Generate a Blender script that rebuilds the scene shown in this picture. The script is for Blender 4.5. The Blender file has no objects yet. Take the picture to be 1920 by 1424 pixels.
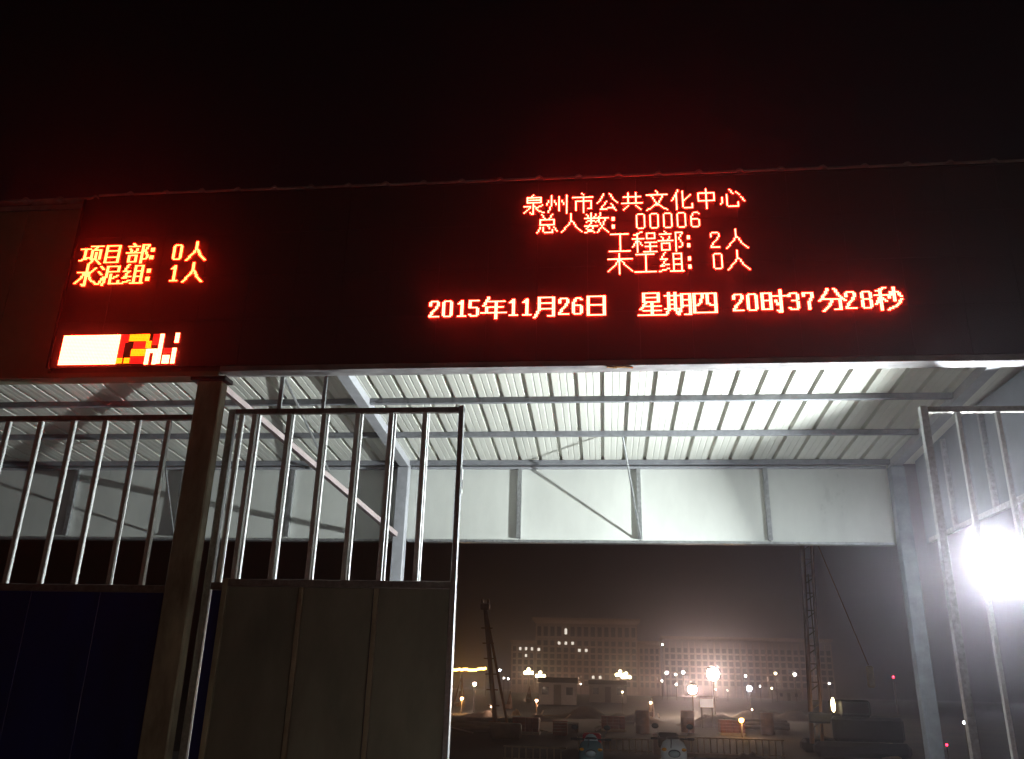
import bpy, math, random
from mathutils import Vector, Matrix
random.seed(7)
C = bpy.context.scene
COL = C.collection
# ------------------------------------------------------------------ camera
YAW, PITCH, ROLL, FPX = .1109, .351, .0255, 1576.76
F = Vector((-math.sin(YAW)*math.cos(PITCH), math.cos(YAW)*math.cos(PITCH), math.sin(PITCH)))
r_ = Vector((math.cos(YAW), math.sin(YAW), 0)); u_ = r_.cross(F)
RR = math.cos(ROLL)*r_ + math.sin(ROLL)*u_
UU = -math.sin(ROLL)*r_ + math.cos(ROLL)*u_
CAM = Vector((0, 0, 1.6))
cd = bpy.data.cameras.new('camera'); cam = bpy.data.objects.new('camera', cd); COL.objects.link(cam)
cam.matrix_world = Matrix(((RR.x, UU.x, -F.x, CAM.x), (RR.y, UU.y, -F.y, CAM.y), (RR.z, UU.z, -F.z, CAM.z), (0, 0, 0, 1)))
cd.sensor_width = 36; cd.sensor_fit = 'HORIZONTAL'; cd.lens = 36*FPX/1920
cd.clip_start = .05; cd.clip_end = 3000
C.camera = cam
C.render.engine = 'CYCLES'
C.render.resolution_x, C.render.resolution_y = 1024, 759
C.cycles.use_denoising = True
C.cycles.max_bounces = 6; C.cycles.diffuse_bounces = 4; C.cycles.glossy_bounces = 3
C.cycles.volume_bounces = 0
C.cycles.sample_clamp_indirect = 6
C.view_settings.view_transform = 'Standard'; C.view_settings.look = 'None'
C.view_settings.exposure = 0; C.view_settings.gamma = 1
# ------------------------------------------------------------------ night sky
W = bpy.data.worlds.new('World'); C.world = W; W.use_nodes = True
nt = W.node_tree; bg = nt.nodes['Background']
sky = nt.nodes.new('ShaderNodeTexSky'); sky.sky_type = 'NISHITA'; sky.sun_disc = False
sky.sun_elevation = math.radians(1); sky.sun_rotation = math.radians(200)
mixw = nt.nodes.new('ShaderNodeMixRGB'); mixw.blend_type = 'MULTIPLY'; mixw.inputs[0].default_value = 1
mixw.inputs[2].default_value = (1.0, .50, .52, 1)
nt.links.new(sky.outputs[0], mixw.inputs[1]); nt.links.new(mixw.outputs[0], bg.inputs[0])
bg.inputs[1].default_value = .0022
# faint warm town glow from behind the photographer
sd = bpy.data.lights.new('town_glow', 'SUN'); sd.energy = .025; sd.angle = math.radians(12); sd.color = (1, .74, .44)
so = bpy.data.objects.new('town_glow', sd); COL.objects.link(so)
so.rotation_euler = Vector((-.55, .78, -.30)).to_track_quat('-Z', 'Y').to_euler()

def at(px, py, Y):
    d = F + RR*(px-960)/FPX - UU*(py-712)/FPX
    return CAM + d*(Y/d.y)
# ------------------------------------------------------------------ materials
def mat(name, col, rough=.6, metal=0., emit=None, es=0., noise=0., nscale=6., col2=None, bump=0., bscale=40., stretch=None, spec=.5):
    m = bpy.data.materials.new(name); m.use_nodes = True
    n = m.node_tree; b = n.nodes['Principled BSDF']
    b.inputs['Base Color'].default_value = (*col, 1); b.inputs['Roughness'].default_value = rough
    b.inputs['Metallic'].default_value = metal; b.inputs['Specular IOR Level'].default_value = spec
    if emit:
        b.inputs['Emission Color'].default_value = (*emit, 1); b.inputs['Emission Strength'].default_value = es
    if noise > 0 or bump > 0:
        tc = n.nodes.new('ShaderNodeTexCoord'); mp = n.nodes.new('ShaderNodeMapping')
        geo = n.nodes.new('ShaderNodeNewGeometry')
        n.links.new(geo.outputs['Position'], mp.inputs[0])
        if stretch: mp.inputs['Scale'].default_value = stretch
    if noise > 0:
        t = n.nodes.new('ShaderNodeTexNoise'); t.inputs['Scale'].default_value = nscale; t.inputs['Detail'].default_value = 7
        t.inputs['Roughness'].default_value = .62
        n.links.new(mp.outputs[0], t.inputs['Vector'])
        cr = n.nodes.new('ShaderNodeValToRGB'); cr.color_ramp.elements[0].position = .32; cr.color_ramp.elements[1].position = .68
        c2 = col2 or tuple(c*(1-noise) for c in col)
        cr.color_ramp.elements[0].color = (*c2, 1); cr.color_ramp.elements[1].color = (*col, 1)
        n.links.new(t.outputs[0], cr.inputs[0]); n.links.new(cr.outputs[0], b.inputs['Base Color'])
        mr = n.nodes.new('ShaderNodeMapRange'); mr.inputs[3].default_value = max(0, rough-.12); mr.inputs[4].default_value = min(1, rough+.14)
        n.links.new(t.outputs[0], mr.inputs[0]); n.links.new(mr.outputs[0], b.inputs['Roughness'])
    if bump > 0:
        t2 = n.nodes.new('ShaderNodeTexNoise'); t2.inputs['Scale'].default_value = bscale; t2.inputs['Detail'].default_value = 5
        n.links.new(mp.outputs[0], t2.inputs['Vector'])
        bp = n.nodes.new('ShaderNodeBump'); bp.inputs['Strength'].default_value = bump; bp.inputs['Distance'].default_value = .02
        n.links.new(t2.outputs[0], bp.inputs['Height']); n.links.new(bp.outputs[0], b.inputs['Normal'])
    return m
def lamp_mat(name, col, s):
    return mat(name, (.6, .6, .6), .4, emit=col, es=s)
M = dict(
 galv=mat('galvanised_steel', (.62, .64, .66), .34, .75, noise=.35, nscale=30),
 sheet=mat('white_roof_sheet', (.78, .79, .73), .42, noise=.14, nscale=2.5, bump=.05, bscale=9, stretch=(1, .25, 1)),
 panel=mat('white_panel', (.78, .80, .76), .30, noise=.2, nscale=1.3, bump=.05, bscale=3, stretch=(1, 1, .45)),
 purlin=mat('grey_primer', (.27, .28, .31), .5, noise=.3, nscale=14, bump=.1),
 column=mat('painted_column', (.52, .48, .34), .5, .1, noise=.6, nscale=4, col2=(.20, .17, .12), bump=.15, bscale=60, stretch=(1, 1, .35)),
 rafter=mat('rafter_paint', (.45, .46, .50), .45, noise=.2, nscale=10),
 brace=mat('brace_sign_tint', (.46, .38, .38), .45, noise=.25, nscale=10),  # pinkish tint puts the red sign's light into the colour
 bar=mat('gate_bar', (.84, .86, .86), .40, .25, noise=.2, nscale=40),
 gatefr=mat('gate_frame_paint', (.35, .33, .31), .42, .5, noise=.4, nscale=20),
 gpanel=mat('gate_panel_grey', (.29, .28, .22), .6, noise=.42, nscale=1.7, bump=.12, bscale=6, stretch=(1, 1, .4)),
 sidep=mat('side_cladding_shaded', (.36, .40, .46), .5, noise=.25, nscale=1.5),  # darkened base: shade of the right bay put into the colour
 rcol=mat('rear_column_shaded', (.30, .33, .38), .5, noise=.3, nscale=6),  # darker column copy, with the right bay's shade in its colour
 seam=mat('seam_paint', (.36, .29, .20), .6, noise=.3, nscale=6),
 bpanel=mat('blue_steel_sheet', (.012, .026, .25), .5, noise=.45, nscale=1.6, stretch=(1, 1, .4)),
 fascia=mat('brown_fascia_panel', (.30, .27, .19), .6, noise=.2, nscale=2),
 fback=mat('fascia_frame', (.20, .19, .19), .6, noise=.3, nscale=6),
 trim=mat('trim_steel', (.50, .48, .50), .45, .3, noise=.5, nscale=9, stretch=(.4, 1, 1), bump=.2),
 rust=mat('rusty_scrap', (.34, .17, .06), .8, noise=.5, nscale=40),
 screen=mat('display_mask', (.062, .050, .054), .6, bump=.3, bscale=160),
 coping=mat('coping_sheet', (.44, .42, .42), .45, .2, noise=.4, nscale=8),
 black=mat('black_paint', (.02, .02, .022), .4, bump=.05),
 hous=mat('lamp_housing', (.08, .08, .09), .4, .4, noise=.2),
 led=lamp_mat('led_amber', (1, .017, .0085), 135),
 ledw=lamp_mat('led_full', (1, .034, .014), 90),
 ledl=lamp_mat('led_yellow_text', (1, .0155, .0035), 130),
 ledy=lamp_mat('led_yellow', (1, .10, .001), 10),
 ledr=lamp_mat('led_red', (1, .01, .008), 1.3),
 glowing_reflector=lamp_mat('lamp_reflector_glow', (.86, .94, 1), 480),  # emits by itself, standing in for tube light thrown back
 dirt=mat('bare_dirt', (.075, .055, .038), .95, noise=.5, nscale=.25, col2=(.03, .023, .017), bump=.8, bscale=2.5),
 mud=mat('dug_earth', (.12, .08, .05), .95, noise=.6, nscale=.9, col2=(.035, .026, .02), bump=.9, bscale=4),
 conc=mat('concrete', (.30, .28, .25), .85, noise=.3, nscale=1.5, bump=.3, bscale=20),
 wall=mat('pale_stone_wall', (.36, .27, .22), .8, noise=.15, nscale=.3),
 wallb=mat('grey_stone_wall', (.32, .25, .24), .8, noise=.15, nscale=.3),
 pil=mat('pilaster_stone', (.44, .33, .27), .8, noise=.1, nscale=.4),
 roofm=mat('dark_roof', (.16, .11, .09), .8, noise=.2, nscale=.5),
 glass=mat('dark_window', (.03, .022, .025), .15),
 lit=lamp_mat('lit_window', (1, .93, .80), 1.2),
 warm=lamp_mat('warm_globe', (1, .80, .40), 22),
 sod=lamp_mat('sodium_bulb', (1, .50, .08), 22),
 white=lamp_mat('white_lamp', (1, .95, .86), 30),
 cool=lamp_mat('cool_lamp', (.85, .90, 1), 30),
 pink=lamp_mat('pinkish_lamp', (1, .62, .40), 20),
 red=lamp_mat('red_lamp', (1, .02, .06), 9),
 flood=lamp_mat('site_flood', (1, .76, .58), 420),
 rig=mat('rig_orange_paint', (.22, .09, .035), .6, .1, noise=.5, nscale=4, bump=.2),
 rigd=mat('rig_dark_steel', (.15, .11, .085), .6, .2, noise=.4, nscale=4),
 fence=mat('picket_paint', (.46, .36, .26), .6, noise=.3, nscale=8),
 post=mat('post_paint', (.50, .36, .31), .7, noise=.2, nscale=8),
 kerb=mat('kerb_stone', (.36, .27, .16), .8, noise=.3, nscale=5, bump=.3),
 teal=mat('teal_bodywork', (.13, .21, .22), .18, .1, noise=.15),
 whitep=mat('white_bodywork', (.80, .82, .82), .2, noise=.1),
 redp=mat('red_bodywork', (.45, .02, .03), .35),
 amber=mat('amber_lens', (.8, .35, .03), .15, emit=(1, .5, .1), es=.0),
 tyre=mat('tyre', (.02, .02, .02), .8, bump=.3),
 chrome=mat('chrome', (.8, .8, .8), .12, 1),
 bulbglass=mat('headlamp_glass', (.55, .65, .68), .08, .2),
 redbox=mat('red_crate', (.26, .05, .03), .7, noise=.4),
 cont=mat('container_dark', (.015, .017, .022), .6, noise=.4, nscale=3),
 sand=mat('pale_sandbag', (.46, .34, .22), .9, noise=.3, nscale=12, bump=.6, bscale=18),
 hut=mat('hut_wall', (.35, .28, .26), .7, noise=.2),
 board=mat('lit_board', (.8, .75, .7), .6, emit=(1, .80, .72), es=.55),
)
# ------------------------------------------------------------------ geometry helpers
class MB:
    def __init__(s): s.v = []; s.f = []
    def poly(s, vs, fs):
        o = len(s.v); s.v += [tuple(v) for v in vs]; s.f += [tuple(i+o for i in f) for f in fs]; return s
    def box(s, x0, x1, y0, y1, z0, z1, b=0.):
        if b <= 0:
            return s.poly([(x, y, z) for z in (z0, z1) for y in (y0, y1) for x in (x0, x1)],
                          [(0, 2, 3, 1), (4, 5, 7, 6), (0, 1, 5, 4), (2, 6, 7, 3), (0, 4, 6, 2), (1, 3, 7, 5)])
        # chamfered box: 24 verts
        vs = []; idx = {}
        X, Y, Z = (x0, x1), (y0, y1), (z0, z1)
        for i in (0, 1):
            for j in (0, 1):
                for k in (0, 1):
                    sx, sy, sz = (b if i == 0 else -b), (b if j == 0 else -b), (b if k == 0 else -b)
                    for a, p in (('x', (X[i], Y[j]+sy, Z[k]+sz)), ('y', (X[i]+sx, Y[j], Z[k]+sz)), ('z', (X[i]+sx, Y[j]+sy, Z[k]))):
                        idx[a, i, j, k] = len(vs); vs.append(p)
        fs = []
        for i in (0, 1):
            q = [idx['x', i, 0, 0], idx['x', i, 1, 0], idx['x', i, 1, 1], idx['x', i, 0, 1]]; fs.append(q if i else q[::-1])
            q = [idx['y', 0, i, 0], idx['y', 1, i, 0], idx['y', 1, i, 1], idx['y', 0, i, 1]]; fs.append(q[::-1] if i else q)
            q = [idx['z', 0, 0, i], idx['z', 1, 0, i], idx['z', 1, 1, i], idx['z', 0, 1, i]]; fs.append(q if i else q[::-1])
        for i in (0, 1):
            for j in (0, 1):
                fs.append([idx['x', i, j, 0], idx['x', i, j, 1], idx['y', i, j, 1], idx['y', i, j, 0]])
                fs.append([idx['x', i, 0, j], idx['x', i, 1, j], idx['z', i, 1, j], idx['z', i, 0, j]])
                fs.append([idx['y', 0, i, j], idx['y', 1, i, j], idx['z', 1, i, j], idx['z', 0, i, j]])
                for k in (0, 1): fs.append([idx['x', i, j, k], idx['y', i, j, k], idx['z', i, j, k]])
        return s.poly(vs, fs)
    def bar(s, a, b, w, h=None, up=(0, 0, 1)):
        a, b = Vector(a), Vector(b); h = h or w; d = (b-a).normalized(); upv = Vector(up)
        if abs(d.dot(upv)) > .98: upv = Vector((0, 1, 0))
        x = d.cross(upv).normalized()*w/2; y = x.cross(d).normalized()*h/2
        vs = [p+i*x+j*y for p in (a, b) for i, j in ((-1, -1), (1, -1), (1, 1), (-1, 1))]
        return s.poly(vs, [(3, 2, 1, 0), (4, 5, 6, 7)] + [(k, (k+1) % 4, (k+1) % 4+4, k+4) for k in range(4)])
    def tube(s, pts, r, n=10, r1=None):
        pts = [Vector(p) for p in pts]; L = len(pts); o = len(s.v); ref = None
        for i, p in enumerate(pts):
            d = (pts[min(i+1, L-1)]-pts[max(i-1, 0)]).normalized()
            if ref is None: ref = d.orthogonal().normalized()
            x = (ref - d*ref.dot(d)).normalized(); ref = x; y = d.cross(x)
            rr = r if r1 is None else r+(r1-r)*i/(L-1)
            for k in range(n):
                a = 2*math.pi*k/n; s.v.append(tuple(p+(x*math.cos(a)+y*math.sin(a))*rr))
        for i in range(L-1):
            for k in range(n):
                s.f.append((o+i*n+k, o+i*n+(k+1) % n, o+(i+1)*n+(k+1) % n, o+(i+1)*n+k))
        s.f.append(tuple(o+k for k in reversed(range(n)))); s.f.append(tuple(o+(L-1)*n+k for k in range(n)))
        return s
    def lathe(s, c, prof, n=14, axis='z'):
        c = Vector(c); o = len(s.v)
        for r, h in prof:
            for k in range(n):
                a = 2*math.pi*k/n; p = (r*math.cos(a), r*math.sin(a), h)
                if axis == 'x': p = (p[2], p[0], p[1])
                if axis == 'y': p = (p[1], p[2], p[0])
                s.v.append(tuple(c+Vector(p)))
        for i in range(len(prof)-1):
            for k in range(n):
                s.f.append((o+i*n+k, o+i*n+(k+1) % n, o+(i+1)*n+(k+1) % n, o+(i+1)*n+k))
        s.f.append(tuple(o+k for k in reversed(range(n)))); s.f.append(tuple(o+(len(prof)-1)*n+k for k in range(n)))
        return s
    def ball(s, c, r, n=10, sz=1.):
        return s.lathe(c, [(max(r*math.sin(math.pi*i/6), r*.02), -r*sz*math.cos(math.pi*i/6)) for i in range(7)], n)
    def build(s, name, m, parent=None, smooth=False, off=None):
        me = bpy.data.meshes.new(name); me.from_pydata(s.v, [], s.f); me.materials.append(m)
        if smooth: me.polygons.foreach_set('use_smooth', [True]*len(me.polygons))
        me.update(); o = bpy.data.objects.new(name, me); COL.objects.link(o)
        if parent: o.parent = parent
        return o
def tag(o, label=None, cat=None, group=None, kind=None):
    if label: o['label'] = label
    if cat: o['category'] = cat
    if group: o['group'] = group
    if kind: o['kind'] = kind
    return o
def empty(name, loc, label, cat, group=None):
    o = bpy.data.objects.new(name, None); o.empty_display_size = .2; COL.objects.link(o); o.location = loc
    return tag(o, label, cat, group)
class Thing:
    """an Empty at the thing's base; parts are given in world coordinates and stored local to it"""
    def __init__(s, name, loc, label, cat, group=None):
        s.o = empty(name, loc, label, cat, group); s.loc = Vector(loc)
    def part(s, name, mb, m, parent=None, smooth=False, label=None):
        l = s.loc; mb.v = [(v[0]-l.x, v[1]-l.y, v[2]-l.z) for v in mb.v]
        o = mb.build(name, m, parent or s.o, smooth)
        if label: o['label'] = label
        return o
def copy_tree(o, parent=None):
    c = o.copy(); COL.objects.link(c)
    if parent: c.parent = parent
    for ch in [x for x in bpy.data.objects if x.parent == o]: copy_tree(ch, c)
    return c
# ================================================================== THE GROUND
g = MB().poly([(-700, -30, 0), (700, -30, 0), (700, 700, 0), (-700, 700, 0)], [(0, 1, 2, 3)]).build('ground', M['dirt']); g['kind'] = 'structure'
MB().box(-1.15, 2.65, 2.0, 14.5, -.2, .035).build('driveway', M['conc'])['kind'] = 'structure'
MB().box(-60, 60, 14.5, 20.5, -.2, .02).build('road', M['conc'])['kind'] = 'structure'
# ================================================================== GATEHOUSE CANOPY
T = Thing('gatehouse_canopy', (0, 8.5, 0), 'steel gate canopy with white ribbed roof and pale rear panels over the entrance', 'gatehouse')
def rz(Y): return 4.345 - .0725*(Y-7.95)
Y0, Y1 = 7.135, 10.09
X0 = -1.2542
base = [(0, 0), (.008, .042), (.036, .042), (.046, 0), (.108, 0), (.114, .0025), (.120, .0025), (.126, 0), (.174, 0), (.180, .0025), (.186, .0025), (.192, 0)]
for i in range(-9, 7):
    sx = X0+.75*i
    prof = [(sx+.25*k+a, b) for k in range(3) for a, b in base] + [(sx+.75, 0)]
    n = len(prof); dz = random.uniform(-.0015, .0015)
    vs = []
    for Y in (Y0, Y1):
        vs += [(x, Y, rz(Y)+z+dz) for x, z in prof] + [(x, Y, rz(Y)+z+dz+.0025) for x, z in prof]
    fs = []
    for k in range(n-1):
        fs += [(k, k+1, 2*n+k+1, 2*n+k), (n+k, 3*n+k, 3*n+k+1, n+k+1), (k, n+k, n+k+1, k+1), (2*n+k, 2*n+k+1, 3*n+k+1, 3*n+k)]
    fs += [(0, 2*n, 3*n, n), (n-1, 2*n-1, 4*n-1, 3*n-1)]
    T.part('roof_sheet', MB().poly(vs, fs), M['sheet'])
RAFT = (-2.40, 3.40)
for xr in RAFT:
    T.part('rafter', MB().poly([(xr+a, Y, rz(Y)-b) for Y in (7.14, 10.0) for a, b in ((-.055, .095), (.055, .095), (.055, .004), (-.055, .004))],
           [(0, 1, 2, 3), (7, 6, 5, 4), (0, 4, 5, 1), (1, 5, 6, 2), (2, 6, 7, 3), (3, 7, 4, 0)]), M['rafter'])
for Yp in (7.95, 8.92, 9.90):
    for xa, xb in ((-8.0, -2.457), (-2.343, 3.343)):
        mb = MB(); z = rz(Yp)-.003
        # lipped channel: web towards the front, two flanges
        mb.box(xa, xb, Yp, Yp+.004, z-.055, z); mb.box(xa, xb, Yp+.0045, Yp+.05, z-.055, z-.051); mb.box(xa, xb, Yp+.0045, Yp+.05, z-.008, z-.004)
        mb.box(xa, xb, Yp+.046, Yp+.05, z-.051, z-.036)
        T.part('purlin', mb, M['purlin'])
# rear fascia: studs, rails and panels
zt, zb = 4.105, 3.235
studs = [-8.13, -6.72, -5.28, -3.84, -2.405, -.985, .445, 1.93, 3.39]
for k in range(len(studs)-1):
    T.part('rear_panel', MB().box(studs[k]+.004, studs[k+1]-.004, 10.005, 10.055, zb+.012, rz(10.05)-.01, .003), M['panel'])
for xs in studs:
    if xs in (-2.405, 3.39): continue
    T.part('stud', MB().box(xs-.025, xs+.025, 9.958, 10.003, zb+.03, zt-.0), M['galv'])
for a, b in ((-8.2, -2.48), (-2.33, 3.31)):
    T.part('bottom_rail', MB().box(a, b, 9.955, 10.06, zb-.02, zb+.008, .003), M['galv'])
    T.part('top_rail', MB().box(a, b, 9.965, 10.003, zt+.003, zt+.03), M['rafter'])
for xa, xb in ((-2.476, -2.334), (3.312, 3.468)):
    T.part('rear_column', MB().box(xa, xb, 9.82, 9.953, 0, rz(9.9)-.1, .008), M['rafter' if xa < 0 else 'rcol'])  # right column takes the darker copy for its shade
# right side fascia
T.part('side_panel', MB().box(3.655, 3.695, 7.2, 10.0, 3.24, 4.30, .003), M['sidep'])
T.part('side_rail', MB().box(3.61, 3.653, 7.2, 9.8, 3.22, 3.27), M['galv'])
for y in (8.1, 9.05): T.part('stud', MB().box(3.61, 3.652, y, y+.05, 3.275, 4.2), M['galv'])
# front columns
for xa, xb in ((-3.716, -3.472), (3.86, 4.10)):
    mb = MB().box(xa, xb, 6.995, 7.115, 0, 4.205, .012)
    c_ = T.part('front_column', mb, M['column'])
    T.part('cap_plate', MB().box(xa-.06, xb+.035, 6.97, 7.14, 4.207, 4.247, .004), M['black'], c_)
# braces
T.part('brace', MB().bar(at(405, 716, 7.2), at(742, 1003, 9.83), .055, .055), M['brace'])
def rod(a, b, r=.011): T.part('brace_rod', MB().tube([a, b], r, 8), M['galv'])
rod((.242, 8.93, 4.20), (.45, 9.95, 3.27)); rod((-5.06, 8.93, 4.2), (-5.27, 9.95, 3.27)); rod((-3.02, 7.3, 4.36), (-3.35, 9.88, 4.06), .014)
# fascia
T.part('fascia_backing', MB().box(-8.6, 6.2, 7.03, 7.10, 4.30, 6.20), M['fback'])
for k in range(4):
    xb = -5.215-.62*k; T.part('fascia_panel', MB().box(xb-.612, xb, 6.985, 7.026, 4.255, 6.09, .003), M['fascia'])
T.part('coping_channel', MB().box(-8.6, -5.21, 7.0, 7.12, 6.10, 6.135).box(-8.6, -5.21, 6.985, 7.0, 6.10, 6.155), M['coping'])
for k in range(39):
    x = -8.5+.38*k
    mb = MB(); prof = [(0, 0), (.30, .004), (.325, .022), (.35, .026), (.37, .010), (.378, 0)]
    w = random.uniform(-.006, .006); vs = []
    zc = 6.243 + (-.03 if x < -5.3 else 0) + w*.5
    for Y, dz in ((6.955, -.022), (6.955, 0), (7.14, .012), (7.14, -.03)):
        vs += [(x+a, Y, zc+b+dz) for a, b in prof]
    m_ = len(prof); fs = []
    for q in range(4):
        for a in range(m_-1):
            i0, i1 = q*m_, ((q+1) % 4)*m_; fs.append((i0+a, i0+a+1, i1+a+1, i1+a))
    fs += [(0, m_, 2*m_, 3*m_), (m_-1, 4*m_-1, 3*m_-1, 2*m_-1)]
    T.part('coping_sheet', mb.poly(vs, fs), M['coping'])
T.part('soffit_trim', MB().box(-3.50, 6.2, 6.972, 7.13, 4.284, 4.298, .002).box(-3.50, 6.2, 6.960, 6.972, 4.284, 4.335), M['trim'])
T.part('soffit_trim', MB().box(-8.6, -3.505, 6.972, 7.13, 4.238, 4.252, .002).box(-8.6, -3.505, 6.960, 6.972, 4.238, 4.285), M['fascia'])
for k in range(3):
    x = .06+.07*k; T.part('loose_scrap', MB().bar((x, 6.975, 4.277), (x+.09, 6.985, 4.271+.006*(k % 2)), .03, .008), M['rust'])
T.part('hanger', MB().box(-3.035, -2.998, 7.27, 7.30, 4.0, 4.37), M['galv'])
T.part('hanger', MB().box(-2.605, -2.575, 7.27, 7.30, 4.0, 4.37), M['galv'])
# ================================================================== LED DISPLAY
D = Thing('led_display', (0, 6.98, 4.3), 'long black dot-matrix display with glowing red and amber Chinese text across the fascia', 'display')
XL = -5.205
mods = []
mw = .4640
k = 0; x = XL
nz = 4; mh = (6.205-4.345)/nz
while x < 5.9:                                                # black pixel modules in a row, hairline joints
    for j in range(nz):
        y = 6.972+random.uniform(-.0003, .0003)
        mods.append(MB().box(x+.0012, x+mw-.0012, y, 7.0, 4.345+mh*j+.0012, 4.345+mh*(j+1)-.0012, .0015))
    x += mw
for mb in mods: D.part('pixel_module', mb, M['screen'])
D.part('display_frame', MB().box(XL-.03, XL-.002, 6.962, 7.024, 4.34, 6.21).box(XL, 6.0, 6.965, 7.024, 6.208, 6.222), M['black'])
def R4(x0, y0, x1, y1): return [(x0, y0), (x1, y0), (x1, y1), (x0, y1), (x0, y0)]
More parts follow.
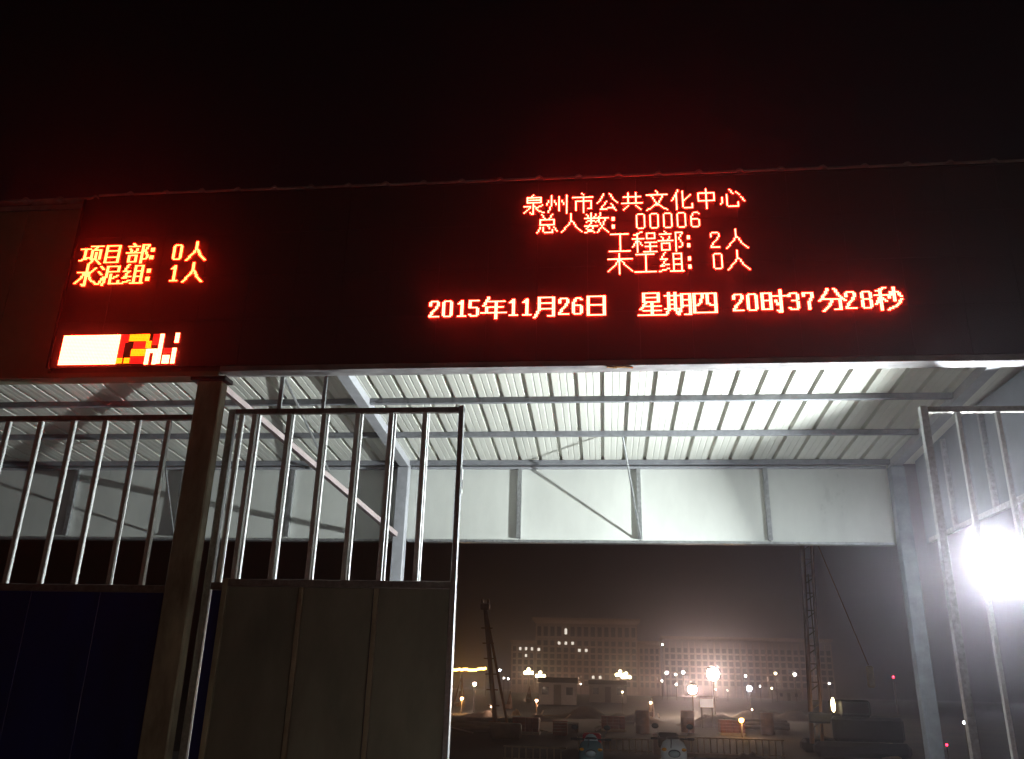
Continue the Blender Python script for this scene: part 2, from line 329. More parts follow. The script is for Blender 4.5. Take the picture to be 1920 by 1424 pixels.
G = {
'泉': [[(7,0),(6,1)], R4(3,2,12,6), [(3,4),(12,4)], [(7,7),(7,15)], [(5,14),(7,15)], [(1,9),(5,9),(4,11),(1,14)], [(13,8),(10,10)], [(8,9),(10,12),(14,14)]],
'州': [[(3,1),(3,8),(1,14)], [(8,2),(8,13)], [(13,1),(13,15)], [(1,5),(0,8)], [(5,5),(6,8)], [(10,5),(11,8)]],
'市': [[(7,0),(8,1)], [(1,3),(14,3)], [(8,3),(8,15)], [(3,6),(3,13)], [(3,6),(13,6),(13,12),(11,12)]],
'公': [[(5,1),(4,4),(1,8)], [(9,1),(11,5),(14,8)], [(7,7),(3,13)], [(3,13),(12,12)], [(10,9),(13,14)]],
'共': [[(5,1),(5,9)], [(10,1),(10,9)], [(2,4),(13,4)], [(1,9),(14,9)], [(5,11),(2,14)], [(10,11),(13,14)]],
'文': [[(7,0),(8,2)], [(1,3),(14,3)], [(4,4),(7,10),(14,15)], [(11,4),(8,10),(1,15)]],
'化': [[(5,0),(4,3),(1,8)], [(4,4),(4,15)], [(8,1),(8,13),(9,14),(14,14),(14,11)], [(13,4),(8,9)]],
'中': [[(7,0),(7,15)], R4(2,3,12,9)],
'心': [[(6,1),(8,4)], [(1,7),(1,10),(0,12)], [(4,5),(4,13),(5,14),(11,14),(11,11)], [(10,3),(12,5)], [(13,7),(15,10)]],
'总': [[(4,0),(6,3)], [(11,0),(9,3)], R4(3,4,12,8), [(3,10),(1,14)], [(5,10),(5,13),(6,14),(11,14),(11,12)], [(8,9),(9,11)], [(12,10),(14,13)]],
'人': [[(7,0),(7,5),(5,9),(1,14)], [(8,6),(10,10),(14,14)]],
'数': [[(1,1),(2,3)], [(4,0),(4,7)], [(7,1),(6,3)], [(0,4),(8,4)], [(4,5),(1,7)], [(4,5),(7,7)], [(4,8),(1,12),(6,15)], [(0,10),(8,10)], [(6,10),(4,13),(0,15)], [(10,0),(9,5),(8,6)], [(9,4),(15,4)], [(13,4),(12,9),(8,15)], [(9,6),(11,11),(15,15)]],
'：': [[(3,4),(4,4),(4,6),(3,6),(3,5)], [(3,10),(4,10),(4,12),(3,12),(3,11)]],
'0': [[(2,2),(5,2),(6,3),(6,12),(5,13),(2,13),(1,12),(1,3),(2,2)]],
'1': [[(2,4),(4,2),(4,13)], [(2,13),(6,13)]],
'2': [[(1,5),(1,3),(2,2),(5,2),(6,3),(6,5),(1,12),(1,13),(6,13)]],
'3': [[(1,4),(1,3),(2,2),(5,2),(6,3),(6,6),(5,7),(3,7)], [(5,7),(6,8),(6,12),(5,13),(2,13),(1,12)]],
'5': [[(6,2),(1,2),(1,7),(5,7),(6,8),(6,12),(5,13),(2,13),(1,12)]],
'6': [[(6,3),(5,2),(3,2),(1,5),(1,12),(2,13),(5,13),(6,12),(6,8),(5,7),(2,7)]],
'7': [[(1,4),(1,2),(6,2),(6,4),(4,8),(4,13)]],
'8': [[(2,2),(5,2),(6,3),(6,6),(5,7),(2,7),(1,6),(1,3),(2,2)], [(5,7),(6,8),(6,12),(5,13),(2,13),(1,12),(1,8),(2,7)]],
'工': [[(2,1),(13,1)], [(8,1),(8,14)], [(1,14),(14,14)]],
'程': [[(6,0),(1,2)], [(3,2),(3,15)], [(0,5),(7,5)], [(3,6),(0,11)], [(4,7),(6,10)], R4(9,1,14,5), [(8,8),(15,8)], [(8,11),(15,11)], [(7,15),(15,15)], [(11,8),(11,15)]],
'部': [[(4,0),(5,1)], [(1,2),(8,2)], [(2,4),(3,6)], [(7,4),(6,6)], [(0,7),(9,7)], R4(2,9,7,14), [(11,1),(11,15)], [(11,1),(15,1),(13,6),(15,9),(15,11),(13,12)]],
'木': [[(0,4),(15,4)], [(7,0),(7,15)], [(7,4),(4,9),(0,13)], [(8,5),(11,9),(15,13)]],
'组': [[(4,0),(1,5),(5,5),(1,10),(6,9)], [(0,14),(6,12)], R4(9,1,14,14), [(9,5),(14,5)], [(9,9),(14,9)], [(7,14),(15,14)]],
'项': [[(0,3),(6,3)], [(3,3),(3,11)], [(0,12),(6,10)], [(7,1),(15,1)], [(11,1),(10,4)], [(8,11),(8,4),(14,4),(14,11)], [(11,6),(11,10),(7,15)], [(11,11),(15,15)]],
'目': [R4(3,1,12,14), [(3,5),(12,5)], [(3,10),(12,10)]],
'水': [[(7,0),(7,15),(5,14)], [(1,5),(5,5),(4,9),(0,13)], [(13,2),(9,6)], [(8,5),(10,10),(15,14)]],
'泥': [[(1,1),(3,3)], [(0,5),(2,7)], [(1,14),(4,9)], [(4,15),(6,8),(6,1),(14,1),(14,5),(6,5)], [(9,7),(9,14),(15,14),(15,12)], [(14,8),(9,11)]],
'年': [[(4,0),(1,6)], [(3,3),(14,3)], [(3,11),(3,7),(13,7)], [(0,11),(15,11)], [(9,3),(9,15)]],
'月': [[(4,1),(4,9),(1,15)], [(4,1),(13,1),(13,14),(10,14)], [(4,5),(13,5)], [(4,9),(13,9)]],
'日': [R4(3,1,13,14), [(3,7),(13,7)]],
'星': [R4(3,0,12,6), [(3,3),(12,3)], [(4,7),(1,11)], [(3,9),(13,9)], [(8,7),(8,15)], [(3,12),(13,12)], [(0,15),(15,15)]],
'期': [[(2,0),(2,10)], [(6,0),(6,10)], [(0,2),(8,2)], [(2,5),(6,5)], [(2,8),(6,8)], [(0,11),(8,11)], [(2,12),(0,15)], [(6,12),(7,14)], [(8,15),(10,9),(10,1),(15,1),(15,15),(12,15)], [(10,5),(15,5)], [(10,9),(15,9)]],
'四': [R4(1,1,14,14), [(6,1),(5,7),(3,9)], [(9,1),(9,8),(12,9)]],
'时': [R4(1,2,6,13), [(1,7),(6,7)], [(8,4),(15,4)], [(12,0),(12,15),(10,14)], [(9,7),(10,10)]],
'分': [[(5,0),(4,3),(0,8)], [(9,0),(11,4),(15,8)], [(3,7),(12,7),(12,14),(9,14)], [(7,7),(6,11),(2,15)]],
'秒': [[(6,0),(1,2)], [(3,2),(3,15)], [(0,5),(7,5)], [(3,6),(0,11)], [(4,7),(6,9)], [(11,0),(11,9)], [(9,3),(8,7)], [(13,3),(15,6)], [(15,8),(12,12),(7,15)]],
}
def raster(ch, bold=False):
    s = set()
    for pl in G[ch]:
        for (a, b), (c, d) in zip(pl, pl[1:]):
            n = max(abs(c-a), abs(d-b), 1)
            for i in range(n+1): s.add((int(a+(c-a)*i/n+.5), int(b+(d-b)*i/n+.5)))
    if bold: s |= {(a+1, b) for a, b in s}
    return s
DX, DZ = .0145, .0138
def dots(mb, cells, x0, z0, dx, dz):
    r = .0073                                                  # each lit diode: a small domed lens
    for i, j in cells:
        cx, cz = x0+(i+.5)*dx, z0-(j+.5)*dz
        vs = [(cx+r*math.cos(a*math.pi/3), 6.9685, cz+r*math.sin(a*math.pi/3)) for a in range(6)] + [(cx, 6.9645, cz)]
        mb.poly(vs, [(a, (a+1) % 6, 6) for a in range(6)])
def char(ch, x0, z0, bold=False, dz=DZ, m='led'):
    mb = MB(); dots(mb, raster(ch, bold), x0, z0, DX, dz)
    D.part('lit_character', mb, M[m])
for i, ch in enumerate('泉州市公共文化中心'): char(ch, -.722+.2325*i, 6.062)
for ch, x in zip('总人数：', (-.595, -.362, -.128, .085)): char(ch, x, 5.843)
for i, ch in enumerate('00006'): char(ch, .340+.1257*i, 5.843)
for ch, x in zip('工程部：2人', (.082, .312, .548, .772, 1.012, 1.150)): char(ch, x, 5.622)
for ch, x in zip('木工组：0人', (.084, .312, .548, .772, 1.025, 1.150)): char(ch, x, 5.402)
for ch, x in zip('2015', (-1.582, -1.458, -1.330, -1.212)): char(ch, x, 4.984, True, .0140)
for ch, x in zip('年11月26日', (-1.085, -.852, -.728, -.615, -.384, -.260, -.155)): char(ch, x, 4.986, True, .0142)
for ch, x in zip('星期四', (.345, .582, .822)): char(ch, x, 4.990, True, .0144)
for ch, x in zip('20时37分28秒', (1.170, 1.293, 1.418, 1.652, 1.776, 1.925, 2.138, 2.274, 2.402)): char(ch, x, 4.992 if ch in '时分秒' else 4.986, True, .0142)
for ch, x in zip('项目部：0人', (-5.150, -4.925, -4.665, -4.452, -4.190, -4.050)): char(ch, x, 5.664, True, .0142, 'ledl')
for ch, x in zip('水泥组：1人', (-5.150, -4.920, -4.672, -4.452, -4.190, -4.050)): char(ch, x, 5.434, True, .0146, 'ledl')
def block(name, x0, x1, z1, z0, m):
    a = round((x1-x0)/.0145); b = round((z1-z0)/.0145)
    mb = MB(); dots(mb, [(i, j) for i in range(a) for j in range(b)], x0, z1, .0145, .0145); D.part(name, mb, M[m])
block('lit_block', -5.122, -4.542, 4.676, 4.371, 'ledw')
for n_, a in (('ledr', [(-4.54, -4.452, 4.676, 4.59), (-4.54, -4.482, 4.59, 4.45), (-4.405, -4.26, 4.445, 4.371), (-4.215, -4.143, 4.676, 4.56), (-4.40, -4.27, 4.60, 4.53), (-4.085, -4.0, 4.53, 4.465)]),
              ('ledy', [(-4.452, -4.248, 4.676, 4.604), (-4.277, -4.219, 4.604, 4.53), (-4.41, -4.265, 4.524, 4.452), (-4.54, -4.482, 4.436, 4.378), (-4.466, -4.408, 4.436, 4.378)]),
              ('ledw', [(-4.262, -4.219, 4.524, 4.371), (-4.219, -4.146, 4.524, 4.48), (-4.185, -4.146, 4.48, 4.371), (-4.146, -4.103, 4.676, 4.371), (-4.088, -4.016, 4.458, 4.378), (-4.002, -3.959, 4.53, 4.371), (-3.995, -3.952, 4.683, 4.582)])):
    for q in a: block('lit_segment', *q, n_)
# ================================================================== GATE AND FENCE PANELS
def barred(t, x0, x1, Y, zt, zb, bars, bw=.032, dep=.05, right_stile=True, left_stile=True, rail=.05):
    t.part('top_rail', MB().box(x0, x1, Y, Y+dep, zt-rail, zt, .004), M['gatefr'])
    t.part('middle_rail', MB().box(x0, x1, Y, Y+dep, zb-.06, zb, .004), M['gatefr'])
    for x in bars:      # open C channel: web to the left, lips to the front and rear
        j = random.uniform(-.004, .004)
        mb = MB().box(x+j, x+j+bw, Y+.004, Y+.0065, zb+.001, zt-rail-.001).box(x+j, x+j+bw, Y+dep-.0065, Y+dep-.004, zb+.001, zt-rail-.001).box(x+j+bw-.0025, x+j+bw, Y+.0067, Y+dep-.0067, zb+.001, zt-rail-.001)
        mb.box(x+j, x+j+.0025, Y+.0067, Y+dep-.0067, zb+.001, zt-rail-.001)
        t.part('bar', mb, M['bar'])
# left fixed fence
t = Thing('fence_panel', (-5.6, 7.1, 0), 'fixed fence panel left of the dark column, single steel bars over dark blue sheet', 'fence')
barred(t, -7.62, -3.735, 7.14, 3.925, 2.362, [-7.58, -7.25, -6.93, -6.60, -6.28, -5.96, -5.645, -5.317, -4.990, -4.668, -4.340, -4.034], bw=.038)
for k in range(6): t.part('infill_sheet', MB().box(-7.60+.645*k, -7.60+.645*k+.642, 7.155, 7.17, .06, 2.30, .002), M['bpanel'])
t.part('bottom_rail', MB().box(-7.62, -3.735, 7.14, 7.19, .02, .058), M['gatefr'])
# fixed panel behind the sliding leaf
t = Thing('fence_panel', (-2.4, 7.28, 0), 'fixed fence panel right of the dark column, half hidden behind the grey sliding gate', 'fence')
barred(t, -3.465, -1.36, 7.20, 3.995, 2.40, [-3.19, -2.862, -2.533, -2.210, -1.898, -1.585])
t.part('end_post', MB().box(-3.465, -3.40, 7.195, 7.255, .02, 3.99, .004), M['galv'])
t.part('bar', MB().box(-3.36, -3.325, 7.20, 7.25, 2.402, 3.94), M['bar'])
for k in range(3): t.part('infill_sheet', MB().box(-3.39+.678*k, -3.39+.678*k+.675, 7.215, 7.23, .06, 2.335, .002), M['bpanel'])
# sliding leaf
t = Thing('sliding_gate', (-2.2, 7.12, 0), 'left sliding gate leaf with bars above three grey sheet panels, standing open', 'gate')
barred(t, -3.215, -1.222, 7.13, 3.972, 2.425, [-3.200, -2.872, -2.545, -2.226, -1.915, -1.602], bw=.042)
t.part('stile', MB().box(-1.270, -1.222, 7.125, 7.185, .03, 3.985, .003), M['galv'])
t.part('stile', MB().box(-3.262, -3.218, 7.125, 7.185, .03, 2.43, .003), M['column'])
for a, b in ((-3.214, -2.585), (-2.535, -1.930), (-1.880, -1.274)):
    t.part('infill_sheet', MB().box(a+.002, b-.002, 7.145, 7.158, .09, 2.362, .002), M['gpanel'])
for x in (-2.585, -1.930): t.part('seam_post', MB().box(x+.006, x+.044, 7.133, 7.18, .09, 2.362, .003), M['seam'])
t.part('bottom_rail', MB().box(-3.214, -1.274, 7.13, 7.18, .03, .088), M['gatefr'])
lt = t.part('latch', MB().box(-1.221, -1.212, 7.135, 7.175, 3.18, 3.40, .002), M['whitep'])
t.part('keyhole', MB().box(-1.2115, -1.2085, 7.145, 7.162, 3.22, 3.30), M['black'], lt)
# right leaf
t = Thing('swing_gate', (3.7, 7.12, 0), 'right gate leaf of tall upright bars beside the glaring floodlight', 'gate')
barred(t, 2.775, 4.85, 7.13, 3.935, .12, [3.00, 3.325, 3.65, 3.975, 4.30, 4.62])
t.part('stile', MB().box(2.712, 2.772, 7.125, 7.185, .03, 3.94, .003), M['galv'])
# ================================================================== FLOODLIGHT
L = Vector((3.50, 7.90, 2.735)); DL = Vector((.15, .38, .055))
t = Thing('floodlight', L, 'dazzling white floodlight on a post behind the right gate leaf', 'floodlight')
post = MB().box(3.71, 3.77, 7.86, 7.92, 0, 2.675); t.part('pole', post, M['purlin'])
t.part('bracket', MB().bar((3.74, 7.74, 2.715), (3.55, 7.74, 2.715), .02, .04).bar((3.74, 8.06, 2.715), (3.55, 8.06, 2.715), .02, .04).bar((3.74, 7.73, 2.695), (3.74, 8.07, 2.695), .03, .03), M['purlin'])
t.part('housing', MB().box(3.55, 3.59, 7.76, 8.04, 2.615, 2.855, .006).box(3.437, 3.548, 7.70, 8.10, 2.841, 2.855).box(3.45, 3.548, 7.76, 8.04, 2.615, 2.627), M['hous'])
for k in range(6): t.part('cooling_fin', MB().box(3.592, 3.64, 7.77+.05*k, 7.78+.05*k, 2.625, 2.845), M['hous'])
t.part('glowing_reflector', MB().box(3.542, 3.548, 7.77, 8.03, 2.631, 2.837), M['glowing_reflector'])
ad = bpy.data.lights.new('flood_tube', 'AREA'); ad.shape = 'RECTANGLE'; ad.size = .03; ad.size_y = .22; ad.energy = 1020; ad.spread = math.radians(158); ad.color = (.92, .99, .97)
ao = bpy.data.objects.new('flood_tube', ad); COL.objects.link(ao); ao.parent = t.o
dirn = Vector((-.87, -.42, -.20)).normalized(); yv = Vector((0, 1, 0)); zv = -dirn; yv = (yv - zv*yv.dot(zv)).normalized(); xv = yv.cross(zv)
pos = Vector((3.528, 7.90, 2.735)) - L
ao.matrix_local = Matrix(((xv.x, yv.x, zv.x, pos.x), (xv.y, yv.y, zv.y, pos.y), (xv.z, yv.z, zv.z, pos.z), (0, 0, 0, 1)))
sl = bpy.data.lights.new('added_soffit_spot', 'SPOT'); sl.energy = 420; sl.spot_size = math.radians(37); sl.spot_blend = .25; sl.shadow_soft_size = .02; sl.color = (.93, .98, 1)  # spot added to brighten the soffit, not a lamp of its own
so2 = bpy.data.objects.new('added_soffit_spot', sl); COL.objects.link(so2); so2.parent = t.o; so2.location = (-.12, -.12, .16)
so2.rotation_euler = (Vector((3.26, 6.66, 4.29))-Vector((3.38, 7.78, 2.895))).to_track_quat('-Z', 'Y').to_euler()
# ================================================================== FAR BUILDINGS
def gnd(px, py):
    d = F + RR*(px-960)/FPX - UU*(py-712)/FPX
    return CAM + d*(-1.6/d.z)
def blob(mb, c, rx, ry, rz_, n=14, m=8):
    c = Vector(c); o = len(mb.v)
    for i in range(m+1):
        a = math.pi*(i/m); s = max(math.sin(a), .02)
        for k in range(n):
            b = 2*math.pi*k/n; mb.v.append((c.x+rx*s*math.cos(b), c.y+ry*s*math.sin(b), c.z-rz_*math.cos(a)))
    for i in range(m):
        for k in range(n): mb.f.append((o+i*n+k, o+i*n+(k+1) % n, o+(i+1)*n+(k+1) % n, o+(i+1)*n+k))
    return mb
BY = 320.
def bx(px): return at(px, 1285, BY).x
def bz(py, px=1100): return at(px, py, BY).z
t = Thing('office_building', (bx(1100), BY, 0), 'broad ten-storey stone office block with stepped wings and a few lit windows', 'building')
lits = [(1063,1185), (1050,1207), (1063,1207), (1076,1207), (1088,1220), (1101,1220), (978,1218), (991,1218), (1013,1219), (990,1232), (1120, 1270)]
def facade(t, pa, pb, ptop, ncol, rows, wm, tall=None, depth=14., pil_every=1, ph=13.):
    xa, xb = bx(pa), bx(pb); zt_ = bz(ptop, (pa+pb)/2)
    t.part('wall', MB().box(xa, xb, BY+.5, BY+depth, 0, zt_), M[wm])
    pw = (xb-xa)/ncol
    for i in range(ncol+1):
        big = i % pil_every == 0
        w = .30 if big else .16
        xc = min(max(xa+i*pw, xa+w), xb-w)
        t.part('pilaster', MB().box(xc-w, xc+w, BY-(.25 if big else .05), BY+.498, 0, zt_-.9), M['pil'])
    zs = [bz(r_) for r_ in rows]
    hh = ph/2/FPX*BY
    for i in range(ncol):
        px = pa+(pb-pa)*(i+.5)/ncol
        for r_, z in zip(rows, zs):
            h2 = hh*(.62 if r_ != tall else 1.25)
            if z-h2 < 0.3: z = h2+.4
            on = any(abs(px-a) < (pb-pa)/ncol*.55 and abs(r_-b) < 6.5 for a, b in lits)
            w2 = pw*(.18 if on else .30); h2 = h2*(.6 if on else 1)
            wn = t.part('window', MB().box(xa+(i+.5)*pw-w2, xa+(i+.5)*pw+w2, BY+.35, BY+.495, z-h2, z+h2), M['lit' if on else 'glass'], label='lit window' if on else None)
    for r0, r1 in zip(zs, zs[1:]):
        t.part('floor_band', MB().box(xa+.05, xb-.05, BY+.1, BY+.497, (r0+r1)/2-hh*.22, (r0+r1)/2+hh*.22), M['pil'])
facade(t, 1003, 1197, 1170, 15, [1185, 1207, 1220, 1232, 1244, 1257, 1270, 1282], 'wall', tall=1185, pil_every=5)
facade(t, 957, 1002, 1206, 4, [1219, 1232, 1244, 1257, 1270, 1282], 'wall', pil_every=4)
facade(t, 1198, 1240, 1208, 4, [1219, 1232, 1244, 1257, 1270, 1282], 'wall', pil_every=4)
def cornice(t, pa, pb, py0, py1, e=1.2):
    xa, xb, z0, z1 = bx(pa), bx(pb), bz(py0, (pa+pb)/2), bz(py1, (pa+pb)/2)
    t.part('cornice', MB().poly([(xa, BY-.2, z0), (xb, BY-.2, z0), (xb, BY+15, z0), (xa, BY+15, z0), (xa-e, BY-e-.2, z0+(z1-z0)*.55), (xb+e, BY-e-.2, z0+(z1-z0)*.55), (xb+e, BY+16, z0+(z1-z0)*.55), (xa-e, BY+16, z0+(z1-z0)*.55), (xa-e, BY-e-.2, z1), (xb+e, BY-e-.2, z1), (xb+e, BY+16, z1), (xa-e, BY+16, z1)],
        [(3, 2, 1, 0), (0, 1, 5, 4), (1, 2, 6, 5), (2, 3, 7, 6), (3, 0, 4, 7), (4, 5, 9, 8), (5, 6, 10, 9), (6, 7, 11, 10), (7, 4, 8, 11), (8, 9, 10, 11)]), M['pil'])
cornice(t, 1003, 1197, 1170, 1160); cornice(t, 957, 1001.8, 1206, 1201, .5); cornice(t, 1198.5, 1240, 1208, 1203, .5)
BY = 345.
t = Thing('long_building', (bx(1405), BY, 0), 'long grey office slab behind the bright site lamp, dim rows of small windows', 'building')
facade(t, 1246, 1566, 1202, 26, [1216, 1228, 1240, 1252, 1264, 1276], 'wallb', pil_every=4, ph=12.)
cornice(t, 1246, 1566, 1202, 1196, .6)
BY = 320.
# ================================================================== LAMPS ON THE SITE
def plight(t, p, P, col, r=.15):
    d = bpy.data.lights.new('lamp_light', 'POINT'); d.energy = P; d.color = col; d.shadow_soft_size = r
    o = bpy.data.objects.new('lamp_light', d); COL.objects.link(o); o.parent = t.o; o.location = Vector(p)-t.loc
def globe_lamp(px, py, Y, label, P=0):
    p = at(px, py, Y); t = Thing('globe_street_lamp', (p.x, p.y, 0), label, 'street lamp', 'globe lamps before the office block')
    t.part('pole', MB().tube([(p.x, Y, 0), (p.x, Y, p.z)], .07, 8, .045), M['rigd'])
    s = Y/150.
    for a in range(5):
        ang = a*2*math.pi/5+.3; q = (p.x+.62*s*math.cos(ang), Y+.62*s*math.sin(ang), p.z+.1*s) if a < 4 else (p.x, Y, p.z+.62*s)
        arm = t.part('arm', MB().bar((p.x, Y, p.z-.2*s), (q[0], q[1], q[2]-.2*s), .05), M['rigd'])
        t.part('globe', MB().ball(q, .27*s, 8), M['warm'], smooth=True)
    if P: plight(t, (p.x, Y-1.3, p.z), P, (1, .78, .42), .4)
globe_lamp(991, 1263, 150, 'cluster globe street lamp, tallest left of the centre block', 100)
globe_lamp(1013, 1269, 168, 'smaller cluster globe lamp just right of the tallest one')
globe_lamp(1163, 1267, 150, 'left lamp of the close pair of globe lamps', 100)
globe_lamp(1174, 1271, 160, 'right lamp of the close pair of globe lamps')
def site_lamp(px, py, Y, rpx, m, label, P=0, col=(1, .9, .8), name='site_lamp', head=True, group=None):
    p = at(px, py, Y); r = rpx*(.8 if rpx < 4 else 1)/FPX*Y
    t = Thing(name, (p.x, p.y, 0), label, 'lamp', group)
    hz_ = max(p.z-r*1.1, .02)
    t.part('pole', MB().tube([(p.x, Y, 0), (p.x, Y, hz_)], min(.05, r*.4), 6), M['rigd'])
    t.part('bulb', blob(MB(), (p.x, Y, p.z), r, r*.6, r, 10, 6), M[m], smooth=True)
    t.part('hood', MB().lathe((p.x, Y+.02, p.z+r*.75), [(r*1.1, 0), (r*1.0, r*.2), (r*.3, r*.6)], 10), M['rigd'])
    if P: plight(t, (p.x, Y-r*1.2-.05, p.z), P, col, max(r, .1))
    return t
site_lamp(1337, 1264, 72, 10.5, 'flood', 'biggest glaring site lamp in front of the long building', 160, (1, .80, .60), 'site_floodlight')
site_lamp(1298, 1293, 62, 7.5, 'flood', 'warm glaring lamp below and left of the biggest site lamp', 70, (1, .66, .38), 'site_floodlight')
site_lamp(890, 1283, 60, 3.2, 'flood', 'white lamp beside the steel edge of the sliding gate', 50, (1, .9, .75), 'site_floodlight')
site_lamp(1405, 1291, 80, 4.5, 'cool', 'bluish white lamp right of the biggest site lamp', 80, (.8, .85, 1))
site_lamp(1390, 1351, 36, 4, 'sod', 'low orange lamp standing on the dark yard behind the railing', 60, (1, .55, .2))
site_lamp(1006, 1314, 50, 3.2, 'pink', 'small pinkish lamp at the foot of an orange tripod', 60, (1, .5, .25))
site_lamp(922, 1325, 46, 2.6, 'pink', 'small pinkish lamp beside the tall leaning rig', 25, (1, .6, .4))
site_lamp(866, 1310, 56, 3.2, 'pink', 'small pinkish lamp next to the bright orange tripod', 160, (1, .50, .14))
site_lamp(1220, 1318, 50, 2.6, 'pink', 'small orange lamp on the tripod right of centre', 30, (1, .5, .2))
site_lamp(1167, 1298, 62, 1.8, 'warm', 'tiny lamp under the pair of globe lamps', 40, (1, .7, .4))
for px, py, r_, m_, lb in ((1250,1262,3.2,'white','pale lamp nearest the office block at the gap'), (1267,1265,2.3,'white','middle pale lamp of three at the gap'), (1281,1261,3.2,'white','right pale lamp of three at the gap'),
    (1241,1277,1.7,'white','tiny lamp under the left pale lamp'), (1268,1284,2,'white','tiny lamp beside the warm glaring lamp'), (1398,1268,2.2,'white','small lamp above the bluish white lamp'),
    (1454,1263,3,'warm','yellowish lamp left of the tall drilling mast'), (1490,1265,3.2,'white','double white lamp closest to the tall drilling mast'), (1425,1287,1.4,'white','tiny lamp right of the bluish white lamp'),
    (1447,1291,1.8,'warm','tiny warm lamp low before the long building'), (1555,1282,1.5,'white','tiny lamp right of the tall drilling mast'), (937,1257,2.6,'cool','pale green lamp between rig and office block'),
    (945,1272,1.4,'white','left tiny lamp of a low pair by the rig'), (953,1273,1.6,'white','right tiny lamp of a low pair by the rig'), (1037,1281,1.3,'white','tiny lamp at the left foot of the office block'),
    (1089,1283,1.3,'white','tiny lamp at the middle foot of the office block'), (1342,1293,1.2,'white','tiny lamp under the biggest site lamp'), (1364,1295,1.2,'white','tiny lamp between the biggest and the bluish lamps'),
    (1410,1331,1.6,'pink','tiny pink lamp above the low orange lamp'), (1242,1209,1.6,'white','small lamp high on the office block right wing')):
    site_lamp(px, py, 180 if py < 1300 and py != 1209 else (318 if py == 1209 else 48), r_, m_, lb)
for px, P in ((985, 1000), (1075, 1200), (1165, 1200), (1235, 900), (1340, 800), (1440, 900), (1530, 900)):  # lamps added only to brighten the far facades
    Y = 292 if px < 1240 else 312
    p = at(px, 1277, Y)
    t = Thing('added_facade_lamp', (p.x, Y, 0), {985: 'added facade lamp before the left wing of the office block', 1075: 'added facade lamp before the left half of the office block centre', 1165: 'added facade lamp before the right half of the office block centre', 1235: 'added facade lamp before the right wing of the office block', 1340: 'leftmost added facade lamp before the long grey office slab', 1440: 'middle added facade lamp before the long grey office slab', 1530: 'rightmost added facade lamp before the long grey office slab'}[px], 'lamp', 'added lamps lighting the far facades')
    t.part('pole', MB().tube([(p.x, Y, 0), (p.x, Y, p.z)], .08, 6), M['rigd']); t.part('bulb', MB().ball((p.x, Y, p.z+.2), .16, 8), M['warm'])
    t.part('hood', MB().lathe((p.x, Y-.35, p.z-.2), [(.25, 0), (.3, .5), (.1, .7)], 8), M['rigd'])
    plight(t, (p.x, Y+.6, p.z+.3), P, (1, .58, .34), .5)
site_lamp(1675, 1270, 90, 2.6, 'red', 'small red lamp right of the tall drilling mast', 0)
site_lamp(1775, 1397, 20, 2.6, 'red', 'small red lamp low between the right posts', 0)
site_lamp(1808, 1355, 26, 3, 'cool', 'small bluish white lamp between the right posts', 0)
# string of yellow lights
a, b = at(850, 1256, 170), at(912, 1254, 170)
t = Thing('light_string', (a.x, 170, 0), 'string of small yellow lights far left behind the sliding gate', 'string lights')
t.part('wire', MB().tube([a.lerp(b, k/12)-Vector((0, 0, -.12-.25*math.sin(math.pi*k/12)*-1)) for k in range(13)], .02, 5), M['rigd'])
for e in (a, b): t.part('pole', MB().tube([(e.x, 170, 0), (e.x, 170, e.z+.3)], .06, 6), M['rigd'])
for k in range(18):
    p = a.lerp(b, (k+.5)/18); t.part('bulb', blob(MB(), (p.x, 170, p.z-.15*math.sin(math.pi*(k+.5)/18)+random.uniform(-.1, .12)), .19, .19, .26, 8, 5), M['sod'], smooth=True)
# ================================================================== RIGS
def tripod(px, pytop, pybot, label, Y=None):
    b = gnd(px, pybot); h = at(px, pytop, b.y).z
    t = Thing('tripod_rig', (b.x, b.y, 0), label, 'drilling rig', 'small tripod rigs on the site')
    top = Vector((b.x+.05, b.y, h))
    for a in range(3):
        ang = a*2*math.pi/3+.9; ft = Vector((b.x+h*.24*math.cos(ang), b.y+h*.24*math.sin(ang), 0)); t.part('leg', MB().tube([ft, top], .06, 6), M['rig'])
    t.part('pulley', MB().lathe(top+Vector((0, -.03, .02)), [(.05, -.05), (.13, -.05), (.13, .05), (.05, .05)], 10, 'x'), M['rigd'])
    t.part('hammer', MB().tube([(b.x, b.y, h*.25), (b.x, b.y, h*.5)], .11, 8), M['rig'])
    t.part('cable', MB().tube([(b.x, b.y, h*.5), top], .012, 4), M['rigd'])
    t.part('winch', MB().box(b.x-.35, b.x+.1, b.y-.5, b.y-.1, 0, .35, .04), M['rig'])
tripod(862, 1268, 1325, 'bright orange-lit tripod rig right beside the sliding gate edge')
tripod(992, 1288, 1316, 'orange-lit tripod rig under the tallest globe lamp')
tripod(1110, 1284, 1312, 'faint tripod rig in front of the office block')
tripod(1164, 1296, 1318, 'tripod rig under the pair of globe lamps')
tripod(1222, 1312, 1345, 'tripod rig left of the warm glaring lamp')
tripod(955, 1300, 1330, 'dim tripod rig right of the leaning mast')
b = gnd(931, 1384); Yr = b.y; top = at(910, 1141, Yr)
t = Thing('pile_rig', (b.x, b.y, 0), 'tall leaning rust-coloured pile rig with a head block, left of the office block', 'drilling rig')
t.part('mast', MB().tube([b, top], .085, 8, .075), M['rig'])
t.part('head_block', MB().box(top.x-.16, top.x+.16, Yr-.14, Yr+.14, top.z-.05, top.z+.17, .03).box(top.x-.14, top.x-.07, Yr-.1, Yr+.1, top.z+.171, top.z+.30).box(top.x+.07, top.x+.14, Yr-.1, Yr+.1, top.z+.171, top.z+.30), M['rig'])
f1 = gnd(962, 1372)
